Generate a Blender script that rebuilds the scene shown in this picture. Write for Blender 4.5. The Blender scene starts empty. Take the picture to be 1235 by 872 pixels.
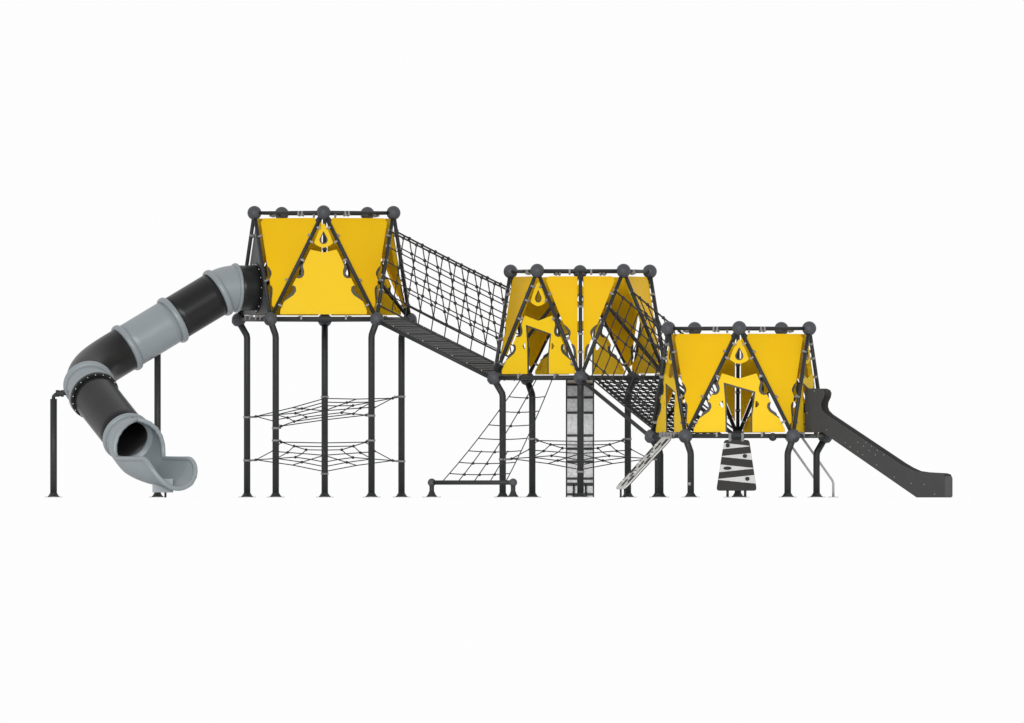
import bpy, bmesh, math, random
from mathutils import Vector, Matrix
random.seed(5)
S = bpy.context.scene
COL = S.collection
PX = 1.0 / 75.0                      # photo pixels per metre
YREF, CAM_Y, CAM_Z = -2.4, -400.0, 0.02
R = math.radians
V = Vector

def U(px, py, y):
    """world point at depth y that the survey drawing shows at px,py"""
    k = (y - CAM_Y) / (YREF - CAM_Y)
    return V(((px - 617.5) * PX * k, y, CAM_Z + ((600 - py) * PX - CAM_Z) * k))

# ------------------------------------------------------------------ materials
def mat(name, col, rough=0.5, metal=0.0, noise=0.0, nscale=30.0, bump=0.0, bscale=200.0, spec=0.5, col2=None, warp=0.0):
    m = bpy.data.materials.new(name); m.use_nodes = True
    nt = m.node_tree; b = nt.nodes['Principled BSDF']
    b.inputs['Base Color'].default_value = (*col, 1)
    b.inputs['Roughness'].default_value = rough
    b.inputs['Metallic'].default_value = metal
    b.inputs['Specular IOR Level'].default_value = spec
    tc = nt.nodes.new('ShaderNodeTexCoord')
    if noise > 0 or col2:
        n = nt.nodes.new('ShaderNodeTexNoise'); n.inputs['Scale'].default_value = nscale
        n.inputs['Detail'].default_value = 5
        nt.links.new(tc.outputs['Object'], n.inputs['Vector'])
        r = nt.nodes.new('ShaderNodeMapRange')
        r.inputs['From Min'].default_value = 0.3; r.inputs['From Max'].default_value = 0.7
        nt.links.new(n.outputs['Fac'], r.inputs['Value'])
        mx = nt.nodes.new('ShaderNodeMix'); mx.data_type = 'RGBA'
        c2 = col2 or tuple(c * (1 + noise) for c in col)
        c1 = col if col2 else tuple(c * (1 - noise) for c in col)
        mx.inputs['A'].default_value = (*c1, 1); mx.inputs['B'].default_value = (*c2, 1)
        nt.links.new(r.outputs['Result'], mx.inputs['Factor'])
        nt.links.new(mx.outputs['Result'], b.inputs['Base Color'])
    if bump > 0:
        n2 = nt.nodes.new('ShaderNodeTexNoise'); n2.inputs['Scale'].default_value = bscale
        n2.inputs['Detail'].default_value = 3
        nt.links.new(tc.outputs['Object'], n2.inputs['Vector'])
        bp = nt.nodes.new('ShaderNodeBump'); bp.inputs['Strength'].default_value = bump
        bp.inputs['Distance'].default_value = 0.004
        nt.links.new(n2.outputs['Fac'], bp.inputs['Height'])
        nt.links.new(bp.outputs['Normal'], b.inputs['Normal'])
        if warp > 0:                                              # sheet material is never perfectly flat
            n3 = nt.nodes.new('ShaderNodeTexNoise'); n3.inputs['Scale'].default_value = 0.9; n3.inputs['Detail'].default_value = 0
            b3 = nt.nodes.new('ShaderNodeBump'); b3.inputs['Strength'].default_value = 1.0; b3.inputs['Distance'].default_value = warp
            nt.links.new(tc.outputs['Object'], n3.inputs['Vector']); nt.links.new(n3.outputs['Fac'], b3.inputs['Height'])
            nt.links.new(b3.outputs['Normal'], bp.inputs['Normal'])
    return m

M = {
 'steel': mat('anthracite_powder_coat', (0.029, 0.031, 0.0315), 0.5, noise=0.12, nscale=9, bump=0.15, bscale=260, spec=0.25),
 'ball': mat('ball_joint_coat', (0.066, 0.069, 0.078), 0.55, noise=0.22, nscale=60, bump=0.35, bscale=120, spec=0.3),
 'cap': mat('joint_cap_coat', (0.030, 0.032, 0.036), 0.5, noise=0.15, nscale=40),
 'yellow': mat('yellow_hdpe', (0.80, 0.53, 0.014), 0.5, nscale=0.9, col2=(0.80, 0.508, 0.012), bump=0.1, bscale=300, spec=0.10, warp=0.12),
 'yellow_shaded': mat('yellow_hdpe_shaded', (0.80, 0.495, 0.008), 0.5, nscale=0.9, col2=(0.77, 0.445, 0.006), bump=0.1, bscale=300, spec=0.08, warp=0.22),  # same yellow sheet, the side panels' deeper shade put into the colour
 'core': mat('routed_dark_core', (0.050, 0.046, 0.030), 0.6, noise=0.1, nscale=20),
 'grey_panel': mat('grey_hdpe', (0.085, 0.086, 0.092), 0.5, spec=0.25, noise=0.04, nscale=4, bump=0.1, bscale=300),
 'grey_tube': mat('grey_rotomoulded', (0.245, 0.275, 0.292), 0.38, noise=0.03, nscale=3, bump=0.08, bscale=220),
 'black_tube': mat('black_rotomoulded', (0.0155, 0.0157, 0.0160), 0.33, noise=0.08, nscale=4, bump=0.06, bscale=220, spec=0.25),
 'slide': mat('charcoal_hdpe', (0.037, 0.037, 0.0367), 0.5, spec=0.25, noise=0.06, nscale=4, bump=0.1, bscale=300),
 'white_board': mat('pale_hdpe', (0.56, 0.56, 0.545), 0.5, noise=0.05, nscale=14, bump=0.15, bscale=240),
 'pale_wall': mat('pale_wall_board', (0.72, 0.72, 0.73), 0.55, noise=0.18, nscale=16, bump=0.15, bscale=240),
 'dark_board': mat('dark_hdpe', (0.036, 0.035, 0.033), 0.5, noise=0.08, nscale=8, spec=0.25),
 'hold': mat('climbing_hold_resin', (0.012, 0.012, 0.012), 0.6, noise=0.2, nscale=30),
 'clamp': mat('cast_aluminium', (0.24, 0.235, 0.24), 0.5, metal=0.1, noise=0.1, nscale=40),
 'bolt': mat('zinc_bolt', (0.62, 0.62, 0.62), 0.4, metal=0.3, noise=0.06, nscale=40),
 'galv': mat('brushed_stainless', (0.50, 0.50, 0.50), 0.38, metal=0.35, noise=0.08, nscale=20),
 'plate': mat('galvanised_plate', (0.33, 0.33, 0.33), 0.5, metal=0.2, noise=0.1, nscale=30),
 'rope': mat('black_rope', (0.024, 0.026, 0.025), 0.75, noise=0.3, nscale=120, bump=0.5, bscale=300),
 'knot': mat('rope_joint_plastic', (0.014, 0.014, 0.015), 0.5, noise=0.1, nscale=40),
 'rubber': mat('black_rubber', (0.020, 0.021, 0.022), 0.7, spec=0.2, noise=0.2, nscale=40, bump=0.3, bscale=160),
 'grip': mat('grip_strip', (0.075, 0.077, 0.08), 0.6, noise=0.2, nscale=60),
 'floor': mat('platform_deck', (0.035, 0.035, 0.036), 0.6, noise=0.15, nscale=20),
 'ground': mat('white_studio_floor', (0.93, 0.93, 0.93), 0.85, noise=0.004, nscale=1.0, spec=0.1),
}

# ------------------------------------------------------------------ mesh builder
class MB:
    def __init__(s): s.v = []; s.f = []; s.sm = []
    def add(s, vs, fs, smooth=False):
        o = len(s.v); s.v += [tuple(p) for p in vs]
        for f in fs: s.f.append([i + o for i in f]); s.sm.append(smooth)
    def sweep(s, pts, rad, n=12, caps=True, closed=False):
        pts = [V(p) for p in pts]; N = len(pts)
        rad = rad if isinstance(rad, (list, tuple)) else [rad] * N
        tans = []
        for i in range(N):
            if closed: t = pts[(i + 1) % N] - pts[i - 1]
            elif i == 0: t = pts[1] - pts[0]
            elif i == N - 1: t = pts[-1] - pts[-2]
            else: t = (pts[i + 1] - pts[i]).normalized() + (pts[i] - pts[i - 1]).normalized()
            tans.append(t.normalized())
        a = V((0, 0, 1)) if abs(tans[0].z) < 0.9 else V((1, 0, 0))
        nrm = (a - tans[0] * a.dot(tans[0])).normalized()
        vs = []
        for i in range(N):
            nrm = (nrm - tans[i] * nrm.dot(tans[i])).normalized()
            bn = tans[i].cross(nrm)
            for k in range(n):
                an = 2 * math.pi * k / n
                vs.append(pts[i] + (nrm * math.cos(an) + bn * math.sin(an)) * rad[i])
        fs = []
        for i in range(N if closed else N - 1):
            j = (i + 1) % N
            for k in range(n):
                k2 = (k + 1) % n
                fs.append([i * n + k, i * n + k2, j * n + k2, j * n + k])
        s.add(vs, fs, True)
        if caps and not closed:
            o = len(s.v) - len(vs)
            s.f.append([o + k for k in range(n)][::-1]); s.sm.append(False)
            s.f.append([o + (N - 1) * n + k for k in range(n)]); s.sm.append(False)
        return s
    def sphere(s, c, r, nu=24, nv=14, scale=(1, 1, 1)):
        c = V(c); vs = [c + V((0, 0, r * scale[2]))]; fs = []
        for i in range(1, nv):
            th = math.pi * i / nv
            for k in range(nu):
                ph = 2 * math.pi * k / nu
                vs.append(c + V((r * scale[0] * math.sin(th) * math.cos(ph), r * scale[1] * math.sin(th) * math.sin(ph), r * scale[2] * math.cos(th))))
        vs.append(c - V((0, 0, r * scale[2]))); last = len(vs) - 1
        for k in range(nu):
            k2 = (k + 1) % nu
            fs.append([0, 1 + k, 1 + k2])
            for i in range(nv - 2):
                a = 1 + i * nu
                fs.append([a + k, a + nu + k, a + nu + k2, a + k2])
            fs.append([last, 1 + (nv - 2) * nu + k2, 1 + (nv - 2) * nu + k])
        s.add(vs, fs, True); return s
    def box(s, c, ax, ay, az):
        """centre and three half-axis vectors; slightly chamfered"""
        c = V(c); ax = V(ax); ay = V(ay); az = V(az)
        bm = bmesh.new(); bmesh.ops.create_cube(bm, size=2.0)
        ln = [ax.length, ay.length, az.length]
        for v in bm.verts: v.co = V((v.co.x * ln[0], v.co.y * ln[1], v.co.z * ln[2]))
        bmesh.ops.bevel(bm, geom=bm.edges[:], offset=min(0.006, min(ln) * 0.35), segments=1, affect='EDGES')
        X, Y, Z = ax.normalized(), ay.normalized(), az.normalized()
        bm.verts.index_update()
        vs = [c + X * v.co.x + Y * v.co.y + Z * v.co.z for v in bm.verts]
        fs = [[v.index for v in f.verts] for f in bm.faces]
        if X.cross(Y).dot(Z) < 0: fs = [f[::-1] for f in fs]
        s.add(vs, fs, False); bm.free(); return s
    def lathe(s, c, axis, prof, n=24, smooth=True):
        """prof = [(radius, height along axis)...]"""
        c = V(c); axis = V(axis).normalized()
        a = V((0, 0, 1)) if abs(axis.z) < 0.9 else V((1, 0, 0))
        X = (a - axis * a.dot(axis)).normalized(); Y = axis.cross(X)
        vs = []
        for r, h in prof:
            for k in range(n):
                an = 2 * math.pi * k / n
                vs.append(c + axis * h + (X * math.cos(an) + Y * math.sin(an)) * r)
        fs = []
        for i in range(len(prof) - 1):
            for k in range(n):
                k2 = (k + 1) % n
                fs.append([i * n + k, i * n + k2, (i + 1) * n + k2, (i + 1) * n + k])
        s.add(vs, fs, smooth); return s
    def mesh(s, name, off=V((0, 0, 0))):
        me = bpy.data.meshes.new(name)
        me.from_pydata([(p[0] - off[0], p[1] - off[1], p[2] - off[2]) for p in s.v], [], s.f)
        me.polygons.foreach_set('use_smooth', s.sm); me.update()
        return me

def root_loc(p):
    o = V((0, 0, 0))
    while p is not None: o += p.location; p = p.parent
    return o

def part(name, mb, m, parent, label=None):
    off = root_loc(parent)
    o = bpy.data.objects.new(name, mb.mesh(name, off)); COL.objects.link(o)
    o.data.materials.append(M[m]); o.parent = parent
    if label: o['label'] = label
    return o

def inst(name, me, m, parent, loc, rot=None):
    """a repeat that shares mesh data; placed in world coordinates"""
    o = bpy.data.objects.new(name, me); COL.objects.link(o)
    if not me.materials: me.materials.append(M[m])
    o.parent = parent; o.location = V(loc) - root_loc(parent)
    if rot is not None: o.rotation_euler = rot.to_euler()
    return o

def thing(name, label, cat, loc, group=None):
    o = bpy.data.objects.new(name, None); COL.objects.link(o)
    o.location = V(loc); o.empty_display_size = 0.2
    o['label'] = label; o['category'] = cat
    if group: o['group'] = group
    return o

def rounded(poly, r, seg=4):
    out = []; n = len(poly)
    for i in range(n):
        p0, p, p1 = V(poly[i - 1]), V(poly[i]), V(poly[(i + 1) % n])
        a, b = p0 - p, p1 - p
        d = min(r, a.length * 0.48, b.length * 0.48)
        A, B = p + a.normalized() * d, p + b.normalized() * d
        for k in range(seg + 1):
            t = k / seg
            out.append((1 - t) ** 2 * A + 2 * t * (1 - t) * p + t * t * B)
    return out

def plate_mesh(loops, thick, bev=0.003):
    """extruded flat plate from an outline and holes, via a filled curve -> MB (local x,y, z = thickness)"""
    cu = bpy.data.curves.new('tmp', 'CURVE'); cu.dimensions = '2D'; cu.fill_mode = 'BOTH'
    cu.extrude = thick / 2 - bev; cu.bevel_depth = bev; cu.bevel_resolution = 1; cu.offset = -bev
    for lp in loops:
        sp = cu.splines.new('POLY'); sp.points.add(len(lp) - 1)
        for q, p in zip(sp.points, lp): q.co = (p[0], p[1], 0, 1)
        sp.use_cyclic_u = True
    ob = bpy.data.objects.new('tmp', cu); COL.objects.link(ob)
    dg = bpy.context.evaluated_depsgraph_get()
    me = bpy.data.meshes.new_from_object(ob.evaluated_get(dg))
    mb = MB(); mb.add([v.co.copy() for v in me.vertices], [list(p.vertices) for p in me.polygons], False)
    bpy.data.objects.remove(ob); bpy.data.curves.remove(cu); bpy.data.meshes.remove(me)
    return mb

def place(mb, o, X, Y, Z):
    mb.v = [tuple(o + X * p[0] + Y * p[1] + Z * p[2]) for p in mb.v]
    return mb

# shared little meshes
KNOT = MB().sphere((0, 0, 0), 0.029, 10, 7).mesh('rope_knot')
SKNOT = MB().sphere((0, 0, 0), 0.024, 10, 7).mesh('rope_knot')
BOLT = MB().sphere((0, 0, 0), 0.010, 8, 5, (1, 1, 1)).mesh('bolt')
SCREW = MB().sphere((0, 0, 0), 0.0095, 8, 5, (1, 1, 1)).mesh('screw'); SCREW.materials.append(M['plate'])
BALL = MB().sphere((0, 0, 0), 0.114, 32, 20).mesh('ball_joint')
CLAMP = MB().box((0, 0, 0), (0.040, 0, 0), (0, 0.017, 0), (0, 0, 0.034)).mesh('clamp')
for me_, m_ in ((KNOT, 'knot'), (SKNOT, 'knot'), (BOLT, 'bolt'), (BALL, 'ball'), (CLAMP, 'clamp')): me_.materials.append(M[m_])

# ------------------------------------------------------------------ setting
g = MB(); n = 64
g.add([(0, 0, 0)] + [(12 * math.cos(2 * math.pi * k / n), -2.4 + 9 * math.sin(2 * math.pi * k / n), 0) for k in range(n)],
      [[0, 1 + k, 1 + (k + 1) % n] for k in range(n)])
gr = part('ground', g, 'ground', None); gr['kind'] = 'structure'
# added glow in the white floor, stronger towards its rim to match the surround
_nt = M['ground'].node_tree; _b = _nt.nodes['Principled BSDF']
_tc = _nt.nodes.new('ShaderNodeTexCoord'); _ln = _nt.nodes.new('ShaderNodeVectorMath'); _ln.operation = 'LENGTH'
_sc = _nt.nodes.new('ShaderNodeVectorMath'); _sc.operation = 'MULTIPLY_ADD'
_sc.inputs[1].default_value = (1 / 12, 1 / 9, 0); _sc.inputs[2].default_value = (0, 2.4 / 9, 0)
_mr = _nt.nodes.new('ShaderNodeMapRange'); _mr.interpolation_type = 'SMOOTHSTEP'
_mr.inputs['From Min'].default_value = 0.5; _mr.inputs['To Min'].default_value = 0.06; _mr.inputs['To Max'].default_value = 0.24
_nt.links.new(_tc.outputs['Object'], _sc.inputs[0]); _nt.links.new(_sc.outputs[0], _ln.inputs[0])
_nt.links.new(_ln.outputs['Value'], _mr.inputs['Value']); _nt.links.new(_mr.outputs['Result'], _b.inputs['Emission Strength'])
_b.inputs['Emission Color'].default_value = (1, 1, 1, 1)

# ------------------------------------------------------------------ towers
RT, RB, RP = 88.6 * PX, 109.3 * PX, 98.6 * PX
H = 129 * PX
SR = 0.031                                                       # strut radius

def base_foot(parent, x, y, r=0.055):
    part('base_flange', MB().lathe((x, y, 0), (0, 0, 1), [(0.001, 0.012), (r * 1.75, 0.012), (r * 1.75, 0.022), (r * 1.45, 0.032), (r, 0.075)], 24), 'steel', parent)
    part('base_plate', MB().lathe((x, y, 0), (0, 0, 1), [(0.001, 0.003), (r * 2.6, 0.003), (r * 2.6, 0.012), (0.001, 0.012)], 28, False), 'plate', parent)

def half(pts):                                                    # mirror a right half outline (du >= 0, top to bottom)
    L = [(-a, b) for a, b in pts]
    return pts + L[::-1]

def edge(v, off=6.5): return 0.4985 * v - off

NOTCH_UP = [(22.9, 59), (25.2, 65), (23.4, 71), (23.6, 75.5), (26, 79), (29.5, 80), (33.2, 79.3), (38.0, 89), (36, 88.3), (33.6, 90.5), (33.2, 95), (36, 99.8), (43, 104.6), (47.9, 108)]
SOLID = [(0, 48.5), (16, 45)] + NOTCH_UP + [(52.3, 118), (52.6, 123.5)]
SOLID_L = SOLID + [(-a, b) for a, b in SOLID[::-1] if a > 0]
WINR = [(0, 60.4), (20.6, 54)] + NOTCH_UP + [(54.5, 120), (54.5, 124.5), (15.6, 124.5), (15.6, 104), (17.6, 90), (19.2, 76), (-18.7, 65), (-16.8, 88), (-16.3, 124.5), (-54.5, 124.5), (-54.5, 120)] \
       + [(-a, b) for a, b in NOTCH_UP[::-1]] + [(-20.6, 54)]
HOLE_L = [(-24, 91), (-21.8, 87.6), (-19.6, 86.8), (-19.2, 95), (-21.5, 94.4)]
HOLE_R = [(-a, b) for a, b in HOLE_L]
DROP = [(0, 13.5), (1.8, 14.5), (5.2, 21), (8.5, 28.5), (11.6, 37), (9, 39.5), (4.5, 41.8), (0, 42.8)]
DROP_L = DROP + [(-a, b) for a, b in DROP[::-1] if a > 0]
def tear(cx, cy, tip, r):
    out = [(cx, cy - tip)]
    for k in range(13):
        a = R(-25 + k * 230 / 12)
        out.append((cx + r * math.cos(a), cy + r * math.sin(a)))
    return out
DW = lambda v, off=6.0: 52.1 * (1 - v / 129.0) - off
DOWNR = [(38.5, 6), (DW(11), 11), (DW(64), 64), (16.5, 66.5), (12.2, 71.5), (11.6, 75), (DW(80.5), 80.5), (DW(87.5), 87.5), (8.3, 88.5), (6.0, 92), (5.2, 97), (4.6, 104), (3.2, 112)]
DOWN_L = DOWNR + [(-1.0, 115), (-DW(100, 3.5), 100), (-DW(11), 11), (-38.5, 6)]
DOWN_M = [(-a, b) for a, b in DOWN_L]
HALF_R = DOWNR + [(3.4, 112), (3.4, 6)]
HALF_R = [p for p in DOWNR if p[1] < 110] + [(4.3, 112), (3.5, 112), (3.5, 6)]
HALF_L = [(-a, b) for a, b in HALF_R]
GREYP = [(0, 14), (2.5, 16), (51, 117), (51, 123.5), (-51, 123.5), (-51, 117), (-2.5, 16)]

def sc(poly, kx=1.0, ky=1.0): return [(a * PX * kx, b * PX * ky) for a, b in poly]

TH = 0.019
def smooth_open(poly, r, seg=4):
    out = [V(poly[0])]
    for i in range(1, len(poly) - 1):
        p0, p, p1 = V(poly[i - 1]), V(poly[i]), V(poly[i + 1])
        a, b = p0 - p, p1 - p
        d = min(r, a.length * 0.48, b.length * 0.48)
        A, B = p + a.normalized() * d, p + b.normalized() * d
        for k in range(seg + 1):
            t = k / seg; out.append((1 - t) ** 2 * A + 2 * t * (1 - t) * p + t * t * B)
    out.append(V(poly[-1])); return out
def ribbon(poly, wid, side, closed=False, th=0.012, z0=-0.001, drop=0.0, full=False):
    """dark routed border running along a cut-out, lying towards the void"""
    P = [V(p) for p in poly]; N = len(P); mb = MB(); vs = []
    for i in range(N):
        a = P[i - 1] if (closed or i > 0) else P[i]; b = P[(i + 1) % N] if (closed or i < N - 1) else P[i]
        t = (b - a).normalized(); n = V((-t.y, t.x)) * side
        w = wid if closed or N < 4 or full else wid * min(1, 5.0 * min(i, N - 1 - i) / N + 0.3)
        q = P[i] + n * w
        vs += [(P[i].x, P[i].y, z0 - th / 2), (P[i].x, P[i].y, z0 + th / 2), (q.x, q.y, z0 + th / 2 - drop), (q.x, q.y, z0 - th / 2 - drop)]
    fs = []
    for i in range(N if closed else N - 1):
        j = (i + 1) % N
        for k in range(4): fs.append([i * 4 + k, i * 4 + (k + 1) % 4, j * 4 + (k + 1) % 4, j * 4 + k])
    mb.add(vs, fs); return mb
N1, N2 = NOTCH_UP[:7], NOTCH_UP[7:]
mir = lambda p: [(-a, b) for a, b in p]
DN1, DN2 = DOWNR[2:7], DOWNR[7:13]
DOOR = [(15.6, 124.5), (15.6, 104), (17.6, 90), (19.2, 76), (-18.7, 65), (-16.8, 88), (-16.3, 124.5)]
def build_tower(px, y0, fz, flip, label, ups, split, braces, grp='climbing towers'):
    c = U(px, 600, y0); cx, cy = c.x, c.y
    T = thing('play_tower', label, 'play tower', (cx, cy, 0), grp)
    base = 90 if flip else -90
    tops = {k: V((cx + RT * math.cos(R(base + 72 * k)), cy + RT * math.sin(R(base + 72 * k)), fz + H)) for k in range(5)}
    bots = {k: V((cx + RB * math.cos(R(base + 36 + 72 * k)), cy + RB * math.sin(R(base + 36 + 72 * k)), fz)) for k in range(5)}
    ctr = V((cx, cy, fz + H * 0.5))
    for k in range(5):
        a = R(base + 36 + 72 * k)
        p = part('post', MB().sweep([(cx + RP * math.cos(a), cy + RP * math.sin(a), 0.03), (cx + RP * math.cos(a), cy + RP * math.sin(a), fz - 0.30),
                                     (cx + (RP + 0.01) * math.cos(a), cy + (RP + 0.01) * math.sin(a), fz - 0.25), bots[k] - V((0, 0, 0.03))], 0.053, 20), 'steel', T)
        base_foot(p, cx + RP * math.cos(a), cy + RP * math.sin(a), 0.055)
        b = inst('ball_joint', BALL, 'ball', T, bots[k])
        # flat cap low on the outer side of every lower ball
        d = V((math.cos(a), math.sin(a), -0.75)).normalized()
        part('joint_cap', MB().lathe(bots[k] + d * 0.088, d, [(0.001, 0.026), (0.044, 0.026), (0.056, 0.018), (0.062, 0)], 24), 'cap', b)
        inst('ball_joint', BALL, 'ball', T, tops[k])
        part('roof_beam', MB().sweep([tops[k], tops[(k + 1) % 5]], 0.027, 14), 'steel', T)
        part('floor_beam', MB().sweep([bots[k], bots[(k + 1) % 5]], 0.030, 14), 'steel', T)
    fl = [(0.97 * math.cos(R(base + 36 + 72 * k)) * RB, 0.97 * math.sin(R(base + 36 + 72 * k)) * RB) for k in range(5)]
    fm = plate_mesh([fl], 0.03); place(fm, V((cx, cy, fz + 0.022)), V((1, 0, 0)), V((0, 1, 0)), V((0, 0, 1)))
    part('floor_deck', fm, 'floor', T)

    def frame(A, Bm, side):
        vd = (Bm - A).normalized(); nrm = side.normalized().cross(vd)
        if nrm.dot((A + Bm) * 0.5 - ctr) < 0: nrm = -nrm
        return vd, nrm
    # struts: every top joint to its two lower neighbours; the faces between them carry panels
    struts = {}
    for k in range(5):
        for b in (k, (k - 1) % 5):
            struts[(k, b)] = part('strut', MB().sweep([tops[k], bots[b]], SR, 14), 'steel', T)
    def clamp(st, p, inward, along, nrm):
        Mx = Matrix((inward, along, nrm)).transposed()
        inst('clamp', CLAMP, 'clamp', st, p, Mx)
    for k in range(5):
        # upward face: apex tops[k], base bots[k-1], bots[k]
        A, B, C = tops[k], bots[(k - 1) % 5], bots[k]
        mid = (B + C) / 2; X = (C - B).normalized()
        if X.cross(mid - A).dot(mid - ctr) > 0: pass
        vd, nrm = frame(A, mid, X)
        # X to the viewer's right when seen from outside
        right = nrm.cross(V((0, 0, 1))) * -1
        if X.dot(right) < 0: X = -X; B, C = C, B
        kv = (mid - A).length / (129 * PX); o = A - nrm * 0.034
        typ = ups.get(k, 'solid')
        def up(name, loops, m='yellow', lab=None):
            mb = plate_mesh(loops, TH); place(mb, o, X, vd, nrm); return part(name, mb, m, T, lab)
        def trim(par, name, poly, wid, side, closed=False, ky=1.0, fr=None):
            Xf, vf, nf, of = fr or (X, vd, nrm, o)
            mb = ribbon(poly, wid * PX, side, closed, full=(wid == 1.9)); place(mb, of, Xf, vf, nf); return part(name, mb, 'core', par)
        def notches(par):
            for nn in (N1, N2):
                trim(par, 'routed_edge', smooth_open(sc(nn), 1.5 * PX), 3.4, -1)
                trim(par, 'routed_edge', smooth_open(sc(mir(nn)), 1.5 * PX), 3.4, 1)
            for seg in (((16, 45) if typ == 'solid' else (20.6, 54), N1[0]), (N1[-1], N2[0]), (N2[-1], (52.3, 118))):
                for sg in (1, -1):
                    mb = ribbon([(a * PX * sg, b * PX) for a, b in seg], 2.6 * PX, sg, th=0.008, drop=0.05); place(mb, o, X, vd, nrm); part('return_edge', mb, 'yellow', par)
        if typ == 'solid': wp = up('wall_panel', [rounded(sc(SOLID_L), 1.2 * PX)], lab='yellow wall panel without a window opening'); notches(wp)
        if typ == 'window':
            wp = up('doorway_panel', [rounded(sc(WINR), 1.2 * PX), rounded(sc(HOLE_L), .8 * PX), rounded(sc(HOLE_R), .8 * PX)], lab='yellow panel cut by a slanted doorway'); notches(wp)
            trim(wp, 'routed_edge', smooth_open(sc(DOOR), 2.0 * PX), 1.9, -1)
        if typ in ('solid', 'window'):
            dp = up('droplet_panel', [rounded(sc(DROP_L), 1.0 * PX), rounded(sc(tear(0, 33.4, 10.8, 5.0)), .5 * PX)], lab='small yellow gable panel with a droplet hole')
            trim(dp, 'routed_edge', sc(tear(0, 33.4, 10.8, 5.0)), 1.5, 1, True)
        if typ == 'tube':
            hole = [(27.0 * PX * math.cos(2 * math.pi * i / 40), (91 + 27.0 * math.sin(2 * math.pi * i / 40)) * PX) for i in range(40)]
            up('entry_panel', [rounded(sc(GREYP), 2 * PX), hole], 'grey_panel', 'dark grey panel around the tube slide entrance')
        if typ != 'open':
            for bb, sx in ((B, -1), (C, 1)):
                sd = (bb - A).normalized(); inw = X * -sx; inw = (inw - sd * inw.dot(sd)).normalized()
                bi = [i for i in range(5) if bots[i] == bb][0]
                for v in ((17.5, 34.5, 56.5, 111) if typ != 'tube' else (26,)):
                    p = A + (bb - A) * (v / 129.0) + inw * 0.030 - nrm * 0.004
                    clamp(struts[(k, bi)], p, inw, sd, nrm)
            for du in ((-27, 27) if typ != 'tube' else (-30, -12, 12, 30)):
                p = mid + X * du * PX - vd * 0.026 + nrm * 0.006
                clamp(struts[(k, k)], p, vd, X, nrm)
        # downward face: base tops[k], tops[k+1], apex bots[k]
        A2, B2, C2 = bots[k], tops[k], tops[(k + 1) % 5]
        m2 = (B2 + C2) / 2; X2 = (C2 - B2).normalized(); vd2, n2 = frame(m2, A2, X2)
        right = n2.cross(V((0, 0, 1))) * -1
        if X2.dot(right) < 0: X2 = -X2; B2, C2 = C2, B2
        kv = (A2 - m2).length / (129 * PX); o2 = m2 - n2 * 0.034
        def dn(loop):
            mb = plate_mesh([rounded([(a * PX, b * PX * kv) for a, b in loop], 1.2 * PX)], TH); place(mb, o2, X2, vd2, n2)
            return part('side_panel', mb, 'yellow_shaded', T)
        def dtrim(par, sgns, one=False):
            for sg in sgns:
                for nn in ((DN2,) if one else (DN1, DN2)):
                    q = [(a * PX * sg, b * PX * kv) for a, b in nn]
                    mb = ribbon(smooth_open(q, 1.5 * PX), 3.2 * PX, -sg); place(mb, o2, X2, vd2, n2); part('routed_edge', mb, 'core', par)
        if k == split:
            one = n2.y > 0.6
            if one:                                               # plain straight-edged halves at the rear
                HR = [(38.5, 6), (DW(11, 4.5), 11), (DW(104, 3.2), 104), (4.3, 110), (3.5, 110), (3.5, 6)]
                dn(HR); dn(mir(HR))
            else:
                dtrim(dn(HALF_R), (1,)); dtrim(dn(HALF_L), (-1,))
            rod = part('centre_rod', MB().sweep([m2 - vd2 * 0.0, A2], 0.029, 14), 'steel', T)
            for v in (43, 76, 98):
                p = m2 + (A2 - m2) * (v / 129.0) + n2 * 0.004
                clamp(rod, p, X2, vd2, n2)
        else:
            # notches on the side that lies farther out along the playground
            sg = 1 if (abs(C2.x - cx) > abs(B2.x - cx)) else -1
            if abs(abs(C2.x - cx) - abs(B2.x - cx)) < 0.05: sg = 1
            one = n2.y > 0.6
            DL = [p for p in DOWN_L if not (p in DN1[1:-1])] if one else DOWN_L
            dpn = dn(DL if sg == 1 else mir(DL)); dtrim(dpn, (sg,), one)
            for sgn, seg in ((-sg, [(DW(11), 11), (DW(100, 5), 100)]), (sg, [(DW(11), 11), (DW(64), 64)])):
                mb = ribbon([(a * PX * sgn, b * PX * kv) for a, b in seg], 2.6 * PX, sgn, th=0.008, drop=0.05); place(mb, o2, X2, vd2, n2); part('return_edge', mb, 'yellow', dpn)
        for bb, sx in ((B2, -1), (C2, 1)):
            sd = (A2 - bb).normalized(); inw = X2 * -sx; inw = (inw - sd * inw.dot(sd)).normalized()
            bi = [i for i in range(5) if tops[i] == bb][0]
            for v in (29, 83):
                clamp(struts[(bi, k)], bb + (A2 - bb) * (v / 129.0) + inw * 0.03 - n2 * 0.004, inw, sd, n2)
        inner = 21 if abs(C2.x - cx) < abs(B2.x - cx) else -21
        for du in ((-13, 13) if k == split else (inner, inner * 0.75)):
            clamp(struts[(k, k)], m2 + X2 * du * PX + vd2 * 0.02, vd2, X2, n2)
    for b, t in braces:
        part('brace', MB().sweep([bots[b], tops[t]], 0.030, 14), 'steel', T)
    return T, tops, bots

C1, C2_, C3 = 390.9, 699.8, 890.8
Y1 = 0.0
Y2 = Y1 - (C2_ - C1) * PX * math.tan(R(18))
Y3 = Y2 - (C3 - C2_) * PX * math.tan(R(54))
Z1, Z2, Z3 = 216 * PX, 144.5 * PX, 73.5 * PX
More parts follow.
